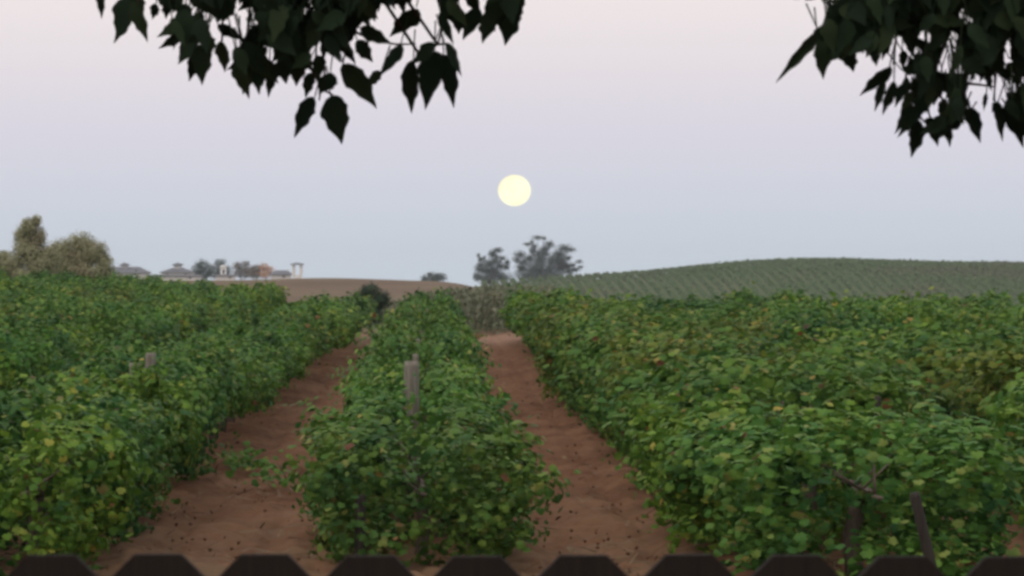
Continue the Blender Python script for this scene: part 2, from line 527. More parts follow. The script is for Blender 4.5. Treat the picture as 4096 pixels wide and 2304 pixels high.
ORD = ["first", "second", "third", "fourth", "fifth", "sixth", "seventh", "eighth", "ninth", "tenth"]
ROWX = {k: -0.3 + 3.2 * k for k in range(-8, 7)}
def row_name(k):
    if k == 0: return "central row"
    return f"{ORD[abs(k) - 1]} row {'right' if k > 0 else 'left'} of the lanes"
def row_end(k): return 93 - 2.6 * k if k >= -1 else (97 if k == -1 else 106 - 9 * (k + 1))
used_n, used_f, n_vines = set(), set(), 0
for k in sorted(ROWX, key=abs):
    x = ROWX[k]
    y = 24.3 if k == 0 else 22.6 + 0.35 * (k % 3)
    count = 0
    while y < row_end(k):
        s = F / y
        px = VPX + x * s
        hw = 1.1 * s
        if px + hw > -2.6 * s * .5 - 120 and px - hw < 4096 + 2.6 * s * .5 + 120:
            inframe = px + hw > 60 and px - hw < 4036
            if inframe: count += 1
            n_vines += 1
            i = random.randrange(7) + (7 if (k > 0 or (k == 0 and y < 31) or (k < 0 and y < 27.5) or random.random() < .2) else 0)
            near = y < 62
            if near:
                src = vine_protos[i]
                if i in used_n: o = copy_tree(src)
                else: o = src; used_n.add(i)
            else:
                i = i % 6
                src = vine_far[i]
                if i in used_f: o = copy_tree(src)
                else: o = src; used_f.add(i)
            xo = {0: .10 if y < 26 else .07, 1: .38, 2: .2, -1: .34, -2: -.35, -3: -.3}.get(k, 0)
            o.location = (x + xo + random.uniform(-.06, .06), y, gz(x, y) - .02)
            o.rotation_euler = (0, 0, (0 if y < 26 else random.choice((0, math.pi))) + random.uniform(-.06, .06))
            o.scale = (random.uniform(.94, 1.06) * (1.22 if k >= 1 else (1.05 if y < 26 else .92 if y < 28 else .74 if y < 50 else .66) if k == 0 else .95 if k == -1 else 1.04), random.uniform(1.0, 1.1), random.uniform(.84, 1.12) * ((.80 if y < 26 else .86 if y < 28 else .92) if k == 0 and y < 30.5 else .88 if k == -1 else 1))
            if k == -1:
                for q in o.children:
                    if q.name.startswith('foliage'): q.location.x = -.28 * math.cos(o.rotation_euler.z)
            r_ = random.random()
            tone = ""
            col = (random.uniform(.88, 1.1),) * 3
            if r_ < .16: tone = "dark "; col = (.60, .72, .85)
            elif r_ < .30: tone = "yellowish "; col = (1.35, 1.2, .95)
            elif r_ < .38: tone = "browning "; col = (1.25, .86, .85)
            else: col = (col[0] * random.uniform(.88, 1.12), col[0], col[0] * random.uniform(.9, 1.1))
            for q in [o] + list(o.children): q.color = (*col, 1)
            rn = row_name(k)
            if not inframe or count == 0:
                lab = f"grapevine cut off by the {'left' if x < 0 else 'right'} picture edge, {rn}"
            elif count <= 8:
                lab = f"{tone}green grapevine, {ORD[count - 1]} from the near end, {rn}" if tone != "browning " else f"browning grapevine, {ORD[count - 1]} from the near end, {rn}"
            else:
                lab = f"leafy grapevine farther back than the eighth, {rn}"
            tag(o, lab, "grapevine", "grapevines trained in rows across the field")
        y += VS
print("VINES", n_vines, len(bpy.data.objects))

# ------------------------------------------------------------------ trellis posts
def trellis_post(x, y, h, wdt, mat, label, lean=(0, 0), group="weathered trellis posts in the vine rows"):
    m_ = MB()
    z0 = gz(x, y)
    pts = [(x + lean[0] * q * h, y + lean[1] * q * h, z0 - .3 + (h + .3) * q) for q in (0, .35, .7, .97, 1)]
    m_.tube(pts, [wdt * .52, wdt * .5, wdt * .5, wdt * .48, wdt * .40], 9, .07)
    o = m_.build("trellis_post", mat, None, True)
    o.data.transform(Matrix.Translation((-x, -y, -z0))); o.location = (x, y, z0)
    return tag(o, label, "post", group)
for i, y in enumerate((30.0, 37.2, 44.4, 51.6, 58.8, 66.0, 73.2, 80.4)):
    trellis_post(ROWX[0] + (.0 if i == 0 else random.uniform(-.04, .04)), y, 1.48 if i < 1 else 1.33, .17 if i == 0 else .085, M['post_wood'],
                 "thick weathered grey post standing out of the central vine row, nearest the fence" if i == 0 else f"grey post, {ORD[i]} from the fence in the central vine row",
                 (random.uniform(-.03, .03), 0))
trellis_post(-3.2, 32.2, 1.5, .13, M['post_wood'], "grey post showing above the leaves in the row left of the left lane", (.01, 0))
trellis_post(-3.38, 32.0, 1.4, .04, M['post_wood'], "thin pale stake left of the grey post in the left vine row", (0, 0))
trellis_post(-0.63, 23.0, .66, .09, M['dark_wood'], "short dark upright standing in for shade in the near face of the central row", (.02, 0))  # added dark piece stands in for a shaded hole in the foliage
trellis_post(3.66, 20.6, .86, .08, M['dark_wood'], "dark slanting brace post at the lower right among the leaves", (-.32, .0))
trellis_post(4.02, 26.0, 1.3, .06, M['dark_wood'], "thin dark stake in the vines near the right picture edge", (-.06, 0))

# ------------------------------------------------------------------ weeds, straw, litter
def tuft(n, rx, ry, h, size, rg, tv=GRAPE_V, tf=GRAPE_F):
    P = np.stack([rg.normal(0, rx, n), rg.normal(0, ry, n), np.abs(rg.normal(0, h, n)) + .03], -1)
    return leaf_cloud(P, rg.normal(0, .5, (n, 3)) + [[0, -.2, 1]], rg.normal(0, 1, (n, 3)), rg.uniform(size * .6, size * 1.3, n), tv, tf)
for (px, py, lab, n, rx) in ((960, 1835, "sprawling green weed lying across the left soil lane", 130, .22), (1090, 1900, "thin green weed at the middle of the left soil lane", 55, .14)):
    d = F * 2.5 / (py + 40 - 1050); x = (px - VPX) * d / F
    v_, f_ = tuft(n, rx, .45, .12, .09, rng)
    o = empty("weed", (x, d, gz(x, d)))
    mesh_obj("foliage", v_, f_, M['vine_leaf'], o)
    tag(o, lab, "weed", "weeds in the soil lanes")
# dry straw lying on the soil
n = 5200
yy = 23 + rng.random(n) ** 2 * 14; xx = rng.uniform(-4.2, 4.2, n)
keep = (np.abs(xx + .2) > .8) & ((xx < 0) | (rng.random(n) < .35)) & (vnoise(xx * 1.4, yy * .9, 9) > .45)
xx, yy = xx[keep], yy[keep]; n = len(xx)
P = np.stack([xx, yy, base_z(xx, yy) + rng.uniform(.0, .05, n)], -1)
v_, f_ = leaf_cloud(P, rng.normal(0, .3, (n, 3)) + [[0, 0, 1]], rng.normal(0, 1, (n, 3)) * [[1, .6, .5]], rng.uniform(.06, .2, n), STRAW_V * [[2.2, 1, 1]], STRAW_F)
tag(mesh_obj("straw", v_, f_, M['straw']), "dry straw scattered over the soil at the near end of the lanes", "straw", kind="stuff")
# fallen leaves and clods along the lane edges
n = 70
yy = 23 + rng.random(n) ** 1.6 * 60; side = rng.choice([-2.35, -1.15, .8, 1.95], n)
xx = side + rng.normal(0, .28, n)
P = np.stack([xx, yy, base_z(xx, yy) + rng.uniform(0.0, .04, n)], -1)
v_, f_ = leaf_cloud(P, rng.normal(0, .35, (n, 3)) + [[0, 0, 1]], rng.normal(0, 1, (n, 3)), rng.uniform(.03, .08, n), GRAPE_LOW_V, GRAPE_LOW_F)
tag(mesh_obj("litter", v_, f_, M['litter']), "fallen brown leaves along the edges of the soil lanes", "leaf litter", kind="stuff")
n = 450
CLV = np.array([[1, 0, 0], [-1, 0, 0], [0, 1, 0], [0, -1, 0], [0, 0, .8], [0, 0, -.8]]) * .5 + np.array([[0, .1, .05], [.1, 0, 0], [.05, 0, .08], [0, 0, -.06], [.1, .1, 0], [0, 0, 0]])
CLF = np.array([[0, 2, 4], [2, 1, 4], [1, 3, 4], [3, 0, 4], [2, 0, 5], [1, 2, 5], [3, 1, 5], [0, 3, 5]])
yy = 23 + rng.random(n) ** 1.7 * 45; xx = np.where(rng.random(n) < .5, rng.uniform(-3.2, -.9, n), rng.uniform(.7, 2.6, n))
P = np.stack([xx, yy, base_z(xx, yy) + .015], -1)
v_, f_ = leaf_cloud(P, rng.normal(0, 1, (n, 3)), rng.normal(0, 1, (n, 3)), rng.uniform(.015, .055, n), CLV, CLF)
tag(mesh_obj("clods", v_, f_, M['red_clay'], smooth=True), "loose clods of reddish earth on the soil lanes", "clods", kind="stuff")

# tall dry weeds beyond the turning track
n = 7000
xx = rng.uniform(-2.2, 4.2, n); yy = rng.uniform(101, 112, n)
hh = 1.25 + .5 * vnoise(xx * .7, yy * .3, 12) - .45 * np.exp(-((xx + 2.0) / 1.6) ** 2)
zz = base_z(xx, yy) + rng.random(n) ** .7 * hh
P = np.stack([xx, yy, zz], -1)
v_, f_ = leaf_cloud(P, rng.normal(0, 1, (n, 3)) + [[0, -.6, .4]], rng.normal(0, .4, (n, 3)) + [[0, 0, 1]], rng.uniform(.12, .3, n), BLADE_V * [[1.6, 1, 1]], BLADE_F)
tag(mesh_obj("weeds", v_, f_, M['weed']), "tall grey-green dry weeds beyond the far end of the lanes", "weeds", kind="stuff")

# ------------------------------------------------------------------ trees and shrubs
def crown_leaves(blobs, n, size, rg, tv=BLADE_V, tf=BLADE_F, shell=.5, updir=(0, 0, .4)):
    """blobs: (centre xyz, radii xyz); leaves fill each blob, denser near its surface"""
    vol = np.array([b_[1][0] * b_[1][2] for b_ in blobs]); pr = vol / vol.sum()
    w_ = rg.choice(len(blobs), n, p=pr)
    C_ = np.array([b_[0] for b_ in blobs])[w_]; Rr = np.array([b_[1] for b_ in blobs])[w_]
    d = unit(rg.normal(0, 1, (n, 3)))
    r_ = (shell + (1 - shell) * rg.random((n, 1))) * (1 + .12 * rg.normal(0, 1, (n, 1)))
    P = C_ + d * Rr * r_
    return leaf_cloud(P, d + rg.normal(0, .5, (n, 3)) + [list(updir)], rg.normal(0, .6, (n, 3)) + [[0, 0, .5]], rg.uniform(size * .6, size * 1.4, n), tv, tf)

def far_tree(name, D, pb, n, size, mat, label, cat, base_px, bark='bark', group=None, zb=None, shell=.4, trunk_r=.25, depth=1.0):
    """pb: crown lumps as photograph (px, py, rx, ry) at distance D, given real depth"""
    s = D / F
    b = at(base_px, 1115, D)
    z0 = gz(b.x, D) if zb is None else zb
    root = empty(name, (b.x, D, z0))
    rg = np.random.default_rng(int(base_px))
    blobs, m_ = [], MB()
    cz = []
    for (px, py, rx, ry) in pb:
        p = at(px, py, D)
        r_ = (rx * s, max(rx, ry) * s * depth, ry * s)
        off = rg.normal(0, .5) * r_[0]
        c_ = (p.x - b.x, off, p.z - z0)
        blobs.append((c_, r_)); cz.append(c_)
    top = max(c_[2] for c_ in cz)
    fork = max(.4, min(c_[2] for c_ in cz) * .55)
    m_.tube([(0, 0, -.5), (.02, 0, fork * .5), (0, 0, fork)], [trunk_r * 1.3, trunk_r, trunk_r * .85], 8, .1)
    v_, f_ = crown_leaves(blobs, n, size, rg, shell=shell)
    for c_ in cz:
        mid = (c_[0] * .45, c_[1] * .45, fork + (c_[2] - fork) * .5)
        m_.tube([(0, 0, fork * .9), mid, c_], [trunk_r * .45, trunk_r * .28, trunk_r * .1], 5)
    m_.build("trunk", M[bark], root, True)
    mesh_obj("crown", v_, f_, mat, root)
    return tag(root, label, cat, group)

# shrubby trees at the left edge of the field
LT = "hazy shrubby trees at the left edge of the field"
far_tree("tree", 128, [(120, 905, 35, 40), (150, 885, 22, 28), (95, 950, 45, 55), (150, 950, 42, 55), (115, 1010, 70, 55), (170, 1050, 80, 60), (200, 1020, 50, 45), (60, 1060, 50, 45), (120, 1100, 90, 40)],
         17000, .13, M['willow_leaf'], "tall narrow grey-green tree at the far left beyond the vines", "tree", 125, group=LT)
far_tree("tree", 131, [(320, 975, 65, 50), (245, 1005, 60, 55), (225, 1050, 60, 60), (385, 1010, 55, 50), (310, 1040, 90, 55), (420, 1060, 40, 50), (240, 1070, 60, 50), (340, 1090, 105, 40)],
         20000, .13, M['willow_leaf'], "wide rounded olive-brown tree right of the tall narrow one", "tree", 320, group=LT)
far_tree("shrub", 134, [(20, 1030, 30, 30), (-10, 1050, 50, 45), (40, 1080, 50, 40)], 6000, .13, M['willow_leaf'],
         "low pale shrub cut by the left picture edge", "shrub", 10, group=LT)
# dark shrub past the end of the left lane
far_tree("shrub", 100, [(1480, 1160, 45, 32), (1440, 1195, 45, 35), (1525, 1195, 45, 38), (1480, 1220, 70, 45), (1490, 1260, 50, 40)], 3600, .13, M['dark_leaf'],
         "dark round shrub at the far end of the left soil lane", "shrub", 1480, trunk_r=.08)

def z2(v): return [(1300 + x * .5047, 800 + y * .5047, rx * .5047 * 1.22, ry * .5047 * 1.7) for x, y, rx, ry in v]
far_tree("eucalyptus_tree", 830, z2([(1370, 395, 42, 16), (1330, 425, 36, 22), (1215, 440, 14, 12), (1240, 470, 32, 16), (1405, 458, 38, 14), (1300, 505, 60, 26), (1235, 545, 55, 26),
         (1205, 600, 35, 26), (1445, 492, 26, 16), (1340, 570, 70, 40), (1440, 530, 30, 18), (1260, 620, 75, 30), (1400, 610, 80, 34), (1350, 480, 50, 22), (1290, 560, 55, 22), (1390, 520, 45, 20), (1230, 510, 34, 14), (1265, 455, 16, 10), (1360, 450, 30, 14)]),
         9000, .55, M['gum_leaf'], "smaller left eucalyptus below the moon with ragged clumps", "tree", 1960, 'bark', "eucalyptus trees on the skyline under the moon", zb=-1.0, shell=.1, trunk_r=.3)
far_tree("eucalyptus_tree", 836, z2([(1690, 296, 55, 13), (1735, 305, 22, 12), (1605, 348, 40, 10), (1640, 335, 22, 22), (1645, 395, 30, 26), (1780, 350, 42, 24), (1745, 385, 40, 22), (1895, 380, 60, 26), (1950, 392, 42, 18),
         (1850, 425, 65, 28), (1545, 430, 50, 22), (1620, 455, 60, 26), (1710, 470, 60, 40), (1800, 480, 70, 40), (1875, 475, 50, 40), (1520, 470, 30, 22), (1560, 540, 55, 40), (1660, 545, 80, 50),
         (1770, 555, 85, 45), (1870, 540, 65, 40), (1935, 560, 45, 30), (2012, 488, 30, 10), (2025, 530, 26, 10), (1985, 552, 40, 16), (1600, 600, 120, 34), (1780, 600, 120, 34), (1690, 420, 40, 24), (1660, 365, 26, 14), (1850, 470, 60, 25), (1580, 490, 55, 24), (1930, 460, 30, 18), (1905, 515, 55, 24), (1740, 420, 50, 24), (1960, 515, 30, 14)]),
         18000, .55, M['gum_leaf'], "larger right eucalyptus below the moon with flat-topped crown", "tree", 2160, 'bark', "eucalyptus trees on the skyline under the moon", zb=-1.0, shell=.1, trunk_r=.4)
far_tree("shrub", 575, z2([(830, 590, 32, 18), (790, 622, 35, 22), (880, 603, 55, 24), (930, 606, 40, 20), (870, 630, 85, 22)]), 1500, .4, M['gum_leaf'],
         "low dark bush alone on the brown hill crest left of the eucalyptus trees", "shrub", 1740, zb=-.5, shell=.2)
HT = "trees beside the white buildings"
far_tree("tree", 720, [(810, 1060, 30, 27), (790, 1080, 30, 28), (835, 1080, 32, 30), (810, 1100, 50, 22)], 2200, .5, M['dark_leaf'], "darkest round tree beside the white buildings", "tree", 812, group=HT, zb=-3)
far_tree("tree", 724, [(880, 1050, 28, 18), (875, 1075, 35, 28), (905, 1080, 28, 24), (880, 1100, 40, 22)], 1800, .5, M['gum_leaf'], "grey-blue tree touching the darkest tree by the white buildings", "tree", 880, group=HT, zb=-3)
far_tree("tree", 716, [(955, 1062, 32, 20), (985, 1055, 20, 14), (960, 1090, 45, 26), (1000, 1085, 35, 26)], 1800, .5, M['brown_leaf'], "brownish tree between the grey-blue tree and the orange one", "tree", 965, group=HT, zb=-3)
far_tree("tree", 712, [(1030, 1075, 30, 22), (1020, 1098, 38, 20)], 1000, .5, M['brown_leaf'], "small brown tree touching the orange tree on its left", "tree", 1028, group=HT, zb=-3)
far_tree("tree", 706, [(1055, 1068, 22, 19), (1074, 1080, 26, 22), (1062, 1098, 34, 20)], 1100, .45, M['orange_leaf'], "small orange-pink tree beside the white buildings", "tree", 1064, group=HT, zb=-3)

# ------------------------------------------------------------------ white buildings on the left skyline
def P3(px, py, D): return at(px, py, D)
GB = "white buildings on the left skyline"
def house(name, D, x0, x1, eave, ridge, base, inset, depth, label, cupola=None, windows=(), cat="building"):
    a, b_ = at(x0, eave, D), at(x1, eave, D)
    zr, zb = at(x0, ridge, D).z, at(x0, base, D).z - 2.5
    root = empty(name, ((a.x + b_.x) / 2, D, zb))
    ox, oy, oz = root.location
    s = D / F
    wl, wr, ze = a.x - ox, b_.x - ox, a.z - oz
    m_ = MB(); m_.box(((wl + wr) / 2, depth / 2, (ze - .1) / 2), (wr - wl, depth, ze - .1)); m_.build("wall", M['white_wall'], root)
    m_ = MB(); m_.hip(wl - .5, wr + .5, -.5, depth + .5, ze + .06, zr - oz, inset); rf = m_.build("roof", M['grey_roof'], root)
    for wx, wy, ww, wh in windows:
        p = at(wx, wy, D); x_, z_ = p.x - ox, p.z - oz
        m_ = MB(); m_.box((x_, -.02, z_), (ww * s + .16, .08, wh * s + .16)); fr = m_.build("window", M['white_wall'], root)
        m_ = MB(); m_.box((x_, -.05, z_), (ww * s, .05, wh * s)); m_.build("pane", M['dark_glass'], fr)
    if cupola:
        c0, c1, ct = cupola
        p, q = at(c0, ct, D), at(c1, ct, D)
        x_, wd, zt = (p.x + q.x) / 2 - ox, q.x - p.x, p.z - oz
        m_ = MB(); m_.box((x_, depth / 2, (zr - oz + zt) / 2 - .5), (wd * .62, wd * .62, zt - (zr - oz) + .8)); cu = m_.build("cupola", M['white_wall'], root)
        m_ = MB(); m_.hip(x_ - wd / 2, x_ + wd / 2, depth / 2 - wd / 2, depth / 2 + wd / 2, zt - .15, zt + .35, wd * .45); m_.build("cupola_roof", M['grey_roof'], cu)
    return tag(root, label, cat, GB)
house("house", 700, 380, 585, 1092, 1067, 1124, 2.6, 9, "white house with long grey roof beside the left trees", (470, 512, 1056), [(500, 1106, 8, 8), (550, 1106, 8, 8)])
house("house", 704, 645, 765, 1090, 1071, 1124, 2.8, 9, "white house with steep grey hip roof and cupola left of the darkest tree", (682, 728, 1056), [(668, 1098, 8, 7), (742, 1098, 8, 7)])
house("outbuilding", 690, 590, 800, 1104, 1098, 1130, 1.2, 5, "low white outbuilding in front of the steep roofed house", None, [(630, 1112, 9, 7), (760, 1112, 9, 7)])
house("outbuilding", 688, 862, 938, 1102, 1098, 1130, .8, 4, "small white block under the grey-blue tree", None, [(920, 1110, 8, 6)])
house("outbuilding", 700, 1086, 1160, 1098, 1081, 1124, 1.2, 6, "low grey roofed building left of the lookout tower", None, [(1135, 1107, 12, 6)])
# slim white turret in front of the grey-blue tree
p, q = at(882, 1068, 692), at(905, 1068, 692)
root = empty("turret", ((p.x + q.x) / 2, 692, at(880, 1122, 692).z - 2))
zt = p.z - root.location.z; wd = q.x - p.x
m_ = MB(); m_.box((0, 0, zt / 2), (wd, wd, zt)); m_.build("wall", M['white_wall'], root)
m_ = MB(); m_.hip(-wd * .65, wd * .65, -wd * .65, wd * .65, zt + .16, zt + .45, wd * .6); m_.build("roof", M['white_wall'], root)
m_ = MB(); m_.box((.1, -wd / 2 - .02, zt - 1.1), (.5, .06, .9)); m_.build("window", M['dark_glass'], root)
tag(root, "slim white turret standing before the grey-blue tree", "tower", GB)
# open lookout tower
p, q = at(1167, 1060, 695), at(1212, 1060, 695)
root = empty("lookout_tower", ((p.x + q.x) / 2, 695, at(1190, 1116, 695).z - 2))
zt = p.z - root.location.z; wd = q.x - p.x
m_ = MB(); m_.box((0, 0, (zt - 2.4) / 2), (wd * .8, wd * .8, zt - 2.4)); m_.build("wall", M['white_wall'], root)
for sx_ in (-1, 1):
    for sy_ in (-1, 1):
        m_ = MB(); m_.box((sx_ * wd * .33, sy_ * wd * .33, zt - 1.2), (.62, .62, 2.4)); m_.build("column", M['white_wall'], root)
m_ = MB(); m_.hip(-wd * .62, wd * .62, -wd * .62, wd * .62, zt + .2, zt + .55, wd * .5); m_.build("roof", M['grey_roof'], root)
tag(root, "open lookout tower with flat grey roof, rightmost of the white buildings", "tower", GB)

# ------------------------------------------------------------------ vine rows on the far hill
Ug = gv[:40]                                   # front slope grid (v, u, xyz)
gx = Ug[0, :, 0]
V_, F_ = [], []
P, N, T, Sz = [], [], [], []
rowx = np.arange(at(1935, 1115, GD).x, 230, 2.6)
for rx_ in rowx:
    ci = np.interp(rx_, gx, np.arange(len(gx)))
    i0 = min(int(ci), len(gx) - 2); fr = ci - i0
    prof = Ug[:, i0] * (1 - fr) + Ug[:, i0 + 1] * fr
    Dv = np.arange(GF - 12, GD + 14, .85)
    zz = np.interp(Dv, prof[:, 1], prof[:, 2])
    zz = np.where(Dv > GD, prof[-1, 2] - (Dv - GD) ** 2 * .0001, zz)
    keep = rng.random(len(Dv)) > .06
    Dv, zz = Dv[keep], zz[keep]
    for h_, k in ((.55, 1), (1.0, 2), (1.45, 1)):
        for _ in range(k):
            P.append(np.stack([rx_ + rng.normal(0, .22, len(Dv)), Dv + rng.normal(0, .3, len(Dv)), zz + h_ * .88 + rng.normal(0, .14, len(Dv))], -1))
P = np.concatenate(P); n = len(P)
v_, f_ = leaf_cloud(P, rng.normal(0, .6, (n, 3)) + [[0, -.5, .7]], rng.normal(0, 1, (n, 3)), rng.uniform(.4, .8, n), GRAPE_LOW_V, GRAPE_LOW_F)
tag(mesh_obj("vineyard", v_, f_, M['hill_leaf']), "distant vineyard rows running up the green hill at the right", "vineyard", kind="stuff")

# ------------------------------------------------------------------ moon
m, t, b = newmat("moon")
nz = noise(t, 0.022, 3, .5)
em = t.nodes.new("ShaderNodeEmission")
t.links.new(ramp(t, nz, [(0.36, c4(.97, .90, .62)), (0.60, c4(1.0, .985, .74))]), em.inputs[0])
em.inputs[1].default_value = 1.12
t.links.new(em.outputs[0], t.nodes["Material Output"].inputs[0])
p = at(2058, 762, 5200)
rad_ = 66 / F * 5200
vs, fs = [], []
nu, nv = 48, 24
for j in range(nv + 1):
    th = math.pi * j / nv
    for i in range(nu):
        a = 2 * math.pi * i / nu
        vs.append((rad_ * math.sin(th) * math.cos(a), rad_ * math.sin(th) * math.sin(a), rad_ * .95 * math.cos(th)))
for j in range(nv):
    for i in range(nu):
        fs.append((j * nu + i, j * nu + (i + 1) % nu, (j + 1) * nu + (i + 1) % nu, (j + 1) * nu + i))
mo = mesh_obj("moon", vs, fs, m, smooth=True)
mo.location = p
tag(mo, "pale yellow full moon hanging over the eucalyptus trees", "moon")

# ------------------------------------------------------------------ picket fence at the bottom of the view
FD = 4.05
s = FD / F
fz = at(2048, 2226, FD).z
root = empty("picket_fence", (0, FD, gz(0, FD)))
oz = root.location.z
pw, ear, th_ = 0.1455, .040, .018
for i in range(-5, 15):
    c = at(207 + 425.3 * i, 2226, FD).x
    top = fz - oz + .004 - .0006 * i + random.uniform(-.002, .002)
    w2 = pw / 2
    prof = [(-w2, 0.04), (w2, 0.04), (w2, top - ear), (w2 - ear, top), (-w2 + ear, top), (-w2, top - ear)]
    dy = random.uniform(-.002, .002)
    vs = [(c + x_, -th_ / 2 + dy, z_) for x_, z_ in prof] + [(c + x_, th_ / 2 + dy, z_) for x_, z_ in prof]
    k = len(prof)
    fs = [tuple(range(k)), tuple(range(2 * k - 1, k - 1, -1))] + [(j, j + k, (j + 1) % k + k, (j + 1) % k) for j in range(k)]
    o = mesh_obj("picket", vs, fs, M['fence_wood'], root)
    o.location = (0, 0, 0)
xl, xr = at(207 + 425.3 * -5.5, 2226, FD).x, at(207 + 425.3 * 14.5, 2226, FD).x
for zz_ in (.35, 1.0, 1.58):
    m_ = MB(); m_.box(((xl + xr) / 2, th_ / 2 + .026, zz_), (xr - xl, .038, .085)); m_.build("rail", M['fence_wood'], root)
for xx_ in (xl + .05, (xl + xr) / 2, xr - .05):
    m_ = MB(); m_.box((xx_, th_ / 2 + .1, .8), (.09, .09, 1.9)); m_.build("post", M['fence_wood'], root)
tag(root, "dark brown dog-eared picket fence along the bottom of the view", "fence")

# ------------------------------------------------------------------ overhanging trees
def big_leaf(seed, teeth=True, steps=12):
    rg = np.random.default_rng(seed)
    ts = np.linspace(0, 1, steps + 1)
    def half():
        wv = .30 * np.sin(np.pi * np.clip(ts, 0, 1) ** .84) ** .9 * (1 - .25 * ts)
        wv *= 1 - .32 * np.clip((ts - .62) / .3, 0, 1)
        if teeth:
            wv = wv * (1 +   .10 * np.sign(np.sin(ts * steps * np.pi / 2 + rg.uniform(0, 3))) * (ts > .25)) * (1 + rg.normal(0, .035, len(ts)))
        wv[0] = .01; wv[-1] = .004
        return wv
    l, r = half(), half()
    curl = -.10 * ts ** 2 + .04 * np.sin(ts * 5 + rg.uniform(0, 3))
    bend = .05 * np.sin(ts * 3 + rg.uniform(0, 6))
    mid = np.stack([bend, ts, curl], -1)
    L_ = mid + np.stack([-l, 0 * l - .03 * (l > .1), l * .25], -1)
    R_ = mid + np.stack([r, 0 * r - .03 * (r > .1), r * .25], -1)
    v_ = np.concatenate([L_, mid, R_]); k = steps + 1
    f_ = []
    for i in range(steps):
        f_ += [[i, i + 1, k + i + 1, k + i], [k + i, k + i + 1, 2 * k + i + 1, 2 * k + i]]
    return v_, np.array(f_)
BIG = [big_leaf(40 + i) for i in range(5)]
SIMPLE = big_leaf(77, False, 5)
RIGHT, UP, FWD = ROT @ Vector((1, 0, 0)), ROT @ Vector((0, 1, 0)), ROT @ Vector((0, 0, -1))

def inpoly(x, y, poly):
    c = False; j = len(poly) - 1
    for i in range(len(poly)):
        if (poly[i][1] > y) != (poly[j][1] > y) and x < (poly[j][0] - poly[i][0]) * (y - poly[i][1]) / (poly[j][1] - poly[i][1]) + poly[i][0]:
            c = not c
        j = i
    return c

